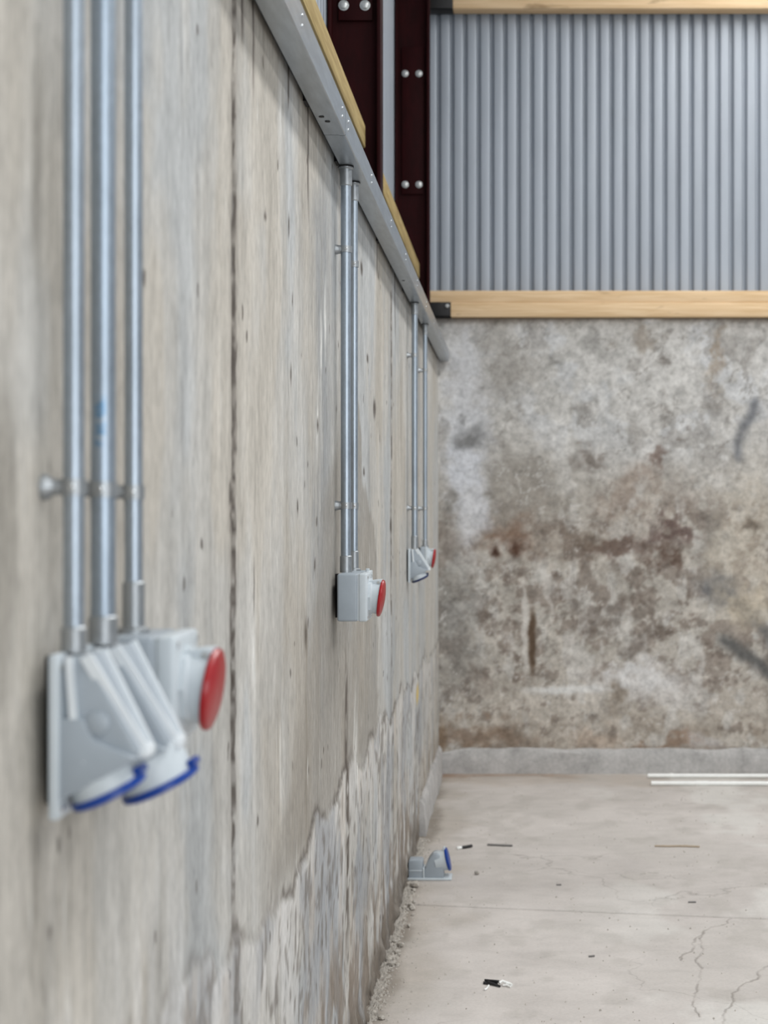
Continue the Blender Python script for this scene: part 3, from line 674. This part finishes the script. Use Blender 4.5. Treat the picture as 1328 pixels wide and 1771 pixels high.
def red_socket(loc, label, db=.051, dl=.023, h=.117, gap=.0155, R=.0455, tl=.030, wid=None):
    """square box with a red-lidded socket; local x out of the wall, z up, origin top centre of the back"""
    t = thing('red_socket', label, 'socket', loc); wd = (wid or h)/2
    b = bmesh.new(); box(b, (0, -wd, -h), (db, wd, 0), .006, 3); bx = obj('box', b, M_GREY, t)
    b = bmesh.new(); box(b, (db+.0012, -wd-.0006, -h-.0006), (db+dl, wd+.0006, .0006), .005, 3); ld = obj('box_cover', b, M_GREY2, t)
    b = bmesh.new(); box(b, (db-.001, -wd+.002, -h+.002), (db+.002, wd-.002, -.002)); obj('gasket', b, M_GREY2, t)
    b = bmesh.new(); box(b, (-gap-.004, wd-.034, -h+.004), (.001, wd-.006, -.004))
    obj('spacer', b, M_BLACK, t)  # its black also paints in the shadow gap between box and wall
    x0 = db+dl; cz = -h*.5
    for s in (-1, 1):
        for z in (-.010, -h+.010):
            b = bmesh.new(); lathe(b, [(.004, 0), (.004, .0014), (.002, .002)], (x0, s*(wd-.010), z), (1, 0, 0), 12); obj('screw', b, M_SCREW, ld)
    n_ = Vector((math.cos(math.radians(8)), 0, -math.sin(math.radians(8))))
    c0 = Vector((x0-.004, 0, cz))
    b = bmesh.new(); lathe(b, [(R*.98, 0), (R*.98, .006), (R*.90, .009)], (x0, 0, cz), (1, 0, 0), 8); obj('socket_flange', b, M_GREY2, t)
    b = bmesh.new(); lathe(b, [(R*.86, 0), (R*.84, .012), (R*.90, tl-.002), (R*.93, tl)], c0, n_, 40); obj('socket_tube', b, M_GREY2, t)
    b = bmesh.new(); lathe(b, [(R*.9, tl-.001), (R*1.0, tl-.001), (R*1.02, tl+.002), (R*.98, tl+.006), (R*.8, tl+.009), (R*.45, tl+.0115), (0, tl+.0125)], c0, n_, 40)
    lid = obj('lid', b, M_RED, t); lid['label'] = 'red hinged lid'
    b = bmesh.new(); up = Vector((-n_.z, 0, n_.x)).normalized()
    top = c0+n_*(tl-.002)+up*(R*.96)
    prism(b, [(x0-.001, cz+R*.86), (x0-.001, cz+R*.70), (top.x, top.z-.016), (top.x+.002, top.z+.003), (top.x-.010, top.z+.003)], -.018, .018, .0015)
    obj('hinge_lug', b, M_GREY2, t)
    b = bmesh.new(); lathe(b, [(.0035, -.021), (.0035, .021)], top+Vector((-.006, 0, -.004)), (0, 1, 0), 12); obj('hinge_pin', b, M_BOLT, t)
    return t
red_socket((.0155, 1.672, ZT1), 'grey square socket box with red lid, third of the near row')
red_socket((.0155, 3.733, 1.349), 'sharp grey square socket box with red lid, in the middle of the wall')
red_socket((.0100, 6.924, 1.340), 'smallest grey socket box with red lid, next to the back corner', db=.022, dl=.012, h=.10, gap=.010, R=.044, tl=.028)
def jbox(loc, label):
    t = thing('junction_box', label, 'box', loc)
    b = bmesh.new(); box(b, (0, -.038, -.076), (.046, .038, 0), .005, 3); obj('box', b, M_GREY, t)
    b = bmesh.new(); box(b, (.047, -.0385, -.0765), (.058, .0385, .0005), .003, 3); obj('cover', b, M_GREY2, t)
    b = bmesh.new(); box(b, (-.019, -.03, -.06), (0, .03, -.02)); obj('spacer', b, M_BLACK, t)
    b = bmesh.new(); box(b, (.046, -.030, -.002), (.056, -.022, .007), .002); obj('lug', b, M_GREY2, t)
jbox((.0155, 3.944, 1.346), 'small grey junction box mostly hidden behind the middle red socket')
# ------------------------------------------------------------------ things on the floor
def pipe(px, py, L_, rz, coup, label):
    x, y = floor_pt(px, py); r = .0125
    t = thing('plastic_pipe', label, 'pipe', (x, y, r), (0, 0, rz))
    b = bmesh.new(); lathe(b, [(r*.8, .003), (r, 0), (r, L_)], (0, 0, 0), (1, 0, 0), 20); obj('tube', b, M_WHITE, t)
    for c0, ln in coup:
        b = bmesh.new(); lathe(b, [(r, 0), (r+.0022, .001), (r+.0022, ln-.001), (r, ln)], (c0, 0, 0), (1, 0, 0), 20); obj('coupler', b, M_WHITE, t)
pipe(1120, 1345, 3.0, -.012, ((.125, .02),), 'long white plastic pipe nearest the back wall kerb')
pipe(1126, 1358, 3.0, -.012, ((.245, .065),), 'long white plastic pipe with a wide coupler, in front of its twin')
# cable offcut with a stripped white end
x, y = floor_pt(790, 1469); t = thing('cable_offcut', 'short black cable offcut with a white stripped end on the floor', 'cable', (x, y, .007), (0, 0, math.radians(32)))
b = bmesh.new(); tube(b, [(.022, 0, 0), (.045, 0, 0), (.078, .002, .001)], .0065, 12); obj('sheath', b, M_DARK, t)
b = bmesh.new(); tube(b, [(0, 0, 0), (.024, 0, 0)], .0065, 12); lathe(b, [(.0065, 0), (.009, .003), (.007, .006)], (.004, 0, 0), (1, 0, 0), 12); obj('white_end', b, M_WHITE, t)
x, y = floor_pt(843, 1462); b = bmesh.new(); tube(b, [(0, 0, 0), (.05, -.012, 0), (.112, -.022, 0)], .0045, 10)
tag(obj('cable_offcut', b, M_LGREY), 'thin grey cable offcut lying flat beyond the loose socket', 'cable', None, (x, y, .0048))
x, y = floor_pt(1132, 1464); b = bmesh.new(); tube(b, [(0, 0, 0), (.06, -.006, 0), (.11, -.004, .001), (.20, -.014, 0)], .004, 8)
tube(b, [(.11, -.004, 0), (.15, .012, .0)], .002, 6)
tag(obj('wood_splinter', b, M_TWIG), 'thin brown wood splinter on the floor right of the cable offcuts', 'splinter', None, (x, y, .0042))
# bundle of black offcuts
bx_, by_ = floor_pt(836, 1703)
offs = [((.000, .006, .0035), (.045, -.012, .0035), 0), ((.000, .016, .0035), (.045, -.003, .0075), 0), ((.008, .034, .0035), (.048, -.002, .0125), 0), ((.004, .020, .0095), (.050, -.008, .0125), 0), ((.014, .002, .0095), (.053, -.026, .0035), 0)]
names = ['lowest black cable offcut in the small pile on the near floor', 'black cable offcut second from below in the near floor pile', 'black cable offcut sticking out at the back of the near floor pile', 'black cable offcut lying on top of the near floor pile', 'black cable offcut at the front of the near floor pile']
for (p, q_, _), nm in zip(offs, names):
    b = bmesh.new(); m_ = (Vector(p)+Vector(q_))/2+Vector((0, .001, .0004)); tube(b, [p, m_, q_], .0034, 10)
    tag(obj('cable_offcut', b, M_DARK), nm, 'cable', 'black cable offcuts in a small pile', (bx_, by_, 0))
b = bmesh.new(); tube(b, [(.05, -.012, .010), (.06, -.006, .014), (.072, -.012, .011), (.083, -.006, .006), (.09, -.014, .004)], .0045, 10); tube(b, [(.062, -.018, .005), (.075, -.02, .006), (.086, -.03, .004)], .003, 8)
tag(obj('stripped_sheath', b, M_WHITE), 'crumpled white cable sheath at the right of the black offcuts', 'sheath', None, (bx_, by_, 0))
b = bmesh.new(); tube(b, [(.017, -.018, .004), (.014, -.034, .004), (.010, -.052, .004), (.004, -.058, .004)], .0032, 10)
tag(obj('stripped_sheath', b, M_WHITE), 'narrow white strip of sheath in front of the black offcuts', 'sheath', None, (bx_, by_, 0))
def chunk(bm, p, r, rnd):
    t = bmesh.new(); bmesh.ops.create_icosphere(t, subdivisions=1, radius=r)
    for v in t.verts: v.co *= rnd.uniform(.65, 1.15); v.co.z *= .7
    z0 = min(v.co.z for v in t.verts)
    merge(bm, t, Matrix.Translation((p[0], p[1], p[2]-z0)) @ Matrix.Rotation(rnd.uniform(0, 6), 4, 'Z'))
rnd = random.Random(3)
x, y = floor_pt(825, 1512); b = bmesh.new(); chunk(b, (0, 0, 0), .014, rnd); tag(obj('concrete_chunk', b, M_CHUNK, None, False), 'single pale concrete lump on open floor right of the loose socket', 'rubble', None, (x, y, 0))
x, y = floor_pt(715, 1535); b = bmesh.new(); chunk(b, (0, 0, 0), .024, rnd); tag(obj('concrete_chunk', b, M_CHUNK, None, False), 'largest concrete lump by the wall just in front of the loose socket', 'rubble', None, (.045, y, 0))
for i in range(34):
    y = rnd.uniform(3.5, 6.0); x = .028+abs(rnd.gauss(0, .022)); b = bmesh.new(); chunk(b, (0, 0, 0), rnd.uniform(.007, .015), rnd)
    tag(obj('concrete_chunk', b, M_CHUNK, None, False), 'pale concrete crumb in the line of rubble along the foot of the left wall', 'rubble', 'concrete crumbs along the wall foot', (x, y, 0))
gv, gf = [], []
for i in range(5200):
    y = rnd.uniform(2.8, 6.9); x = .008+abs(rnd.gauss(0, .03))*(.6 if i < 3800 else 1.6)
    if i > 4500: x = rnd.uniform(.05, 1.9); y = rnd.uniform(3.4, 8.3)
    if (y > 8.1 and x > 1.1) or (abs(y-fy) < .07 and x < .21) or (abs(y-by_) < .08 and abs(x-bx_) < .14): continue
    r = rnd.uniform(.0015, .005)*(1.8 if i < 3800 else 1); k = len(gv)
    for dx, dy, dz in ((1, 0, 0), (-.5, .87, 0), (-.5, -.87, 0), (.1, 0, 1.2)):
        gv.append((x+dx*r*rnd.uniform(.6, 1.2), y+dy*r*rnd.uniform(.6, 1.2), dz*r+.0004))
    gf += [(k, k+1, k+2), (k, k+1, k+3), (k+1, k+2, k+3), (k+2, k, k+3)]
me = bpy.data.meshes.new('grit'); me.from_pydata(gv, [], gf); me.materials.append(M_CHUNK)
g = bpy.data.objects.new('grit', me); C.objects.link(g); g['kind'] = 'stuff'; g['label'] = 'fine concrete grit and crumbs scattered along the wall foot and floor'; g['category'] = 'grit'
# dark specks on the floor
for i, (px, py, ln, nm) in enumerate(((1190, 1561, .03, 'dark sliver of debris on the floor joint line'), (1018, 1655, .02, 'small dark scrap on the near floor right of the black offcuts'), (962, 1531, .02, 'tiny dark scrap on the floor beyond the joint'))):
    x, y = floor_pt(px, py); b = bmesh.new(); tube(b, [(0, 0, 0), (ln, rnd.uniform(-.01, .01), 0)], .003, 8)
    tag(obj('debris_scrap', b, M_LGREY), nm, 'debris', None, (x, y, .0032))
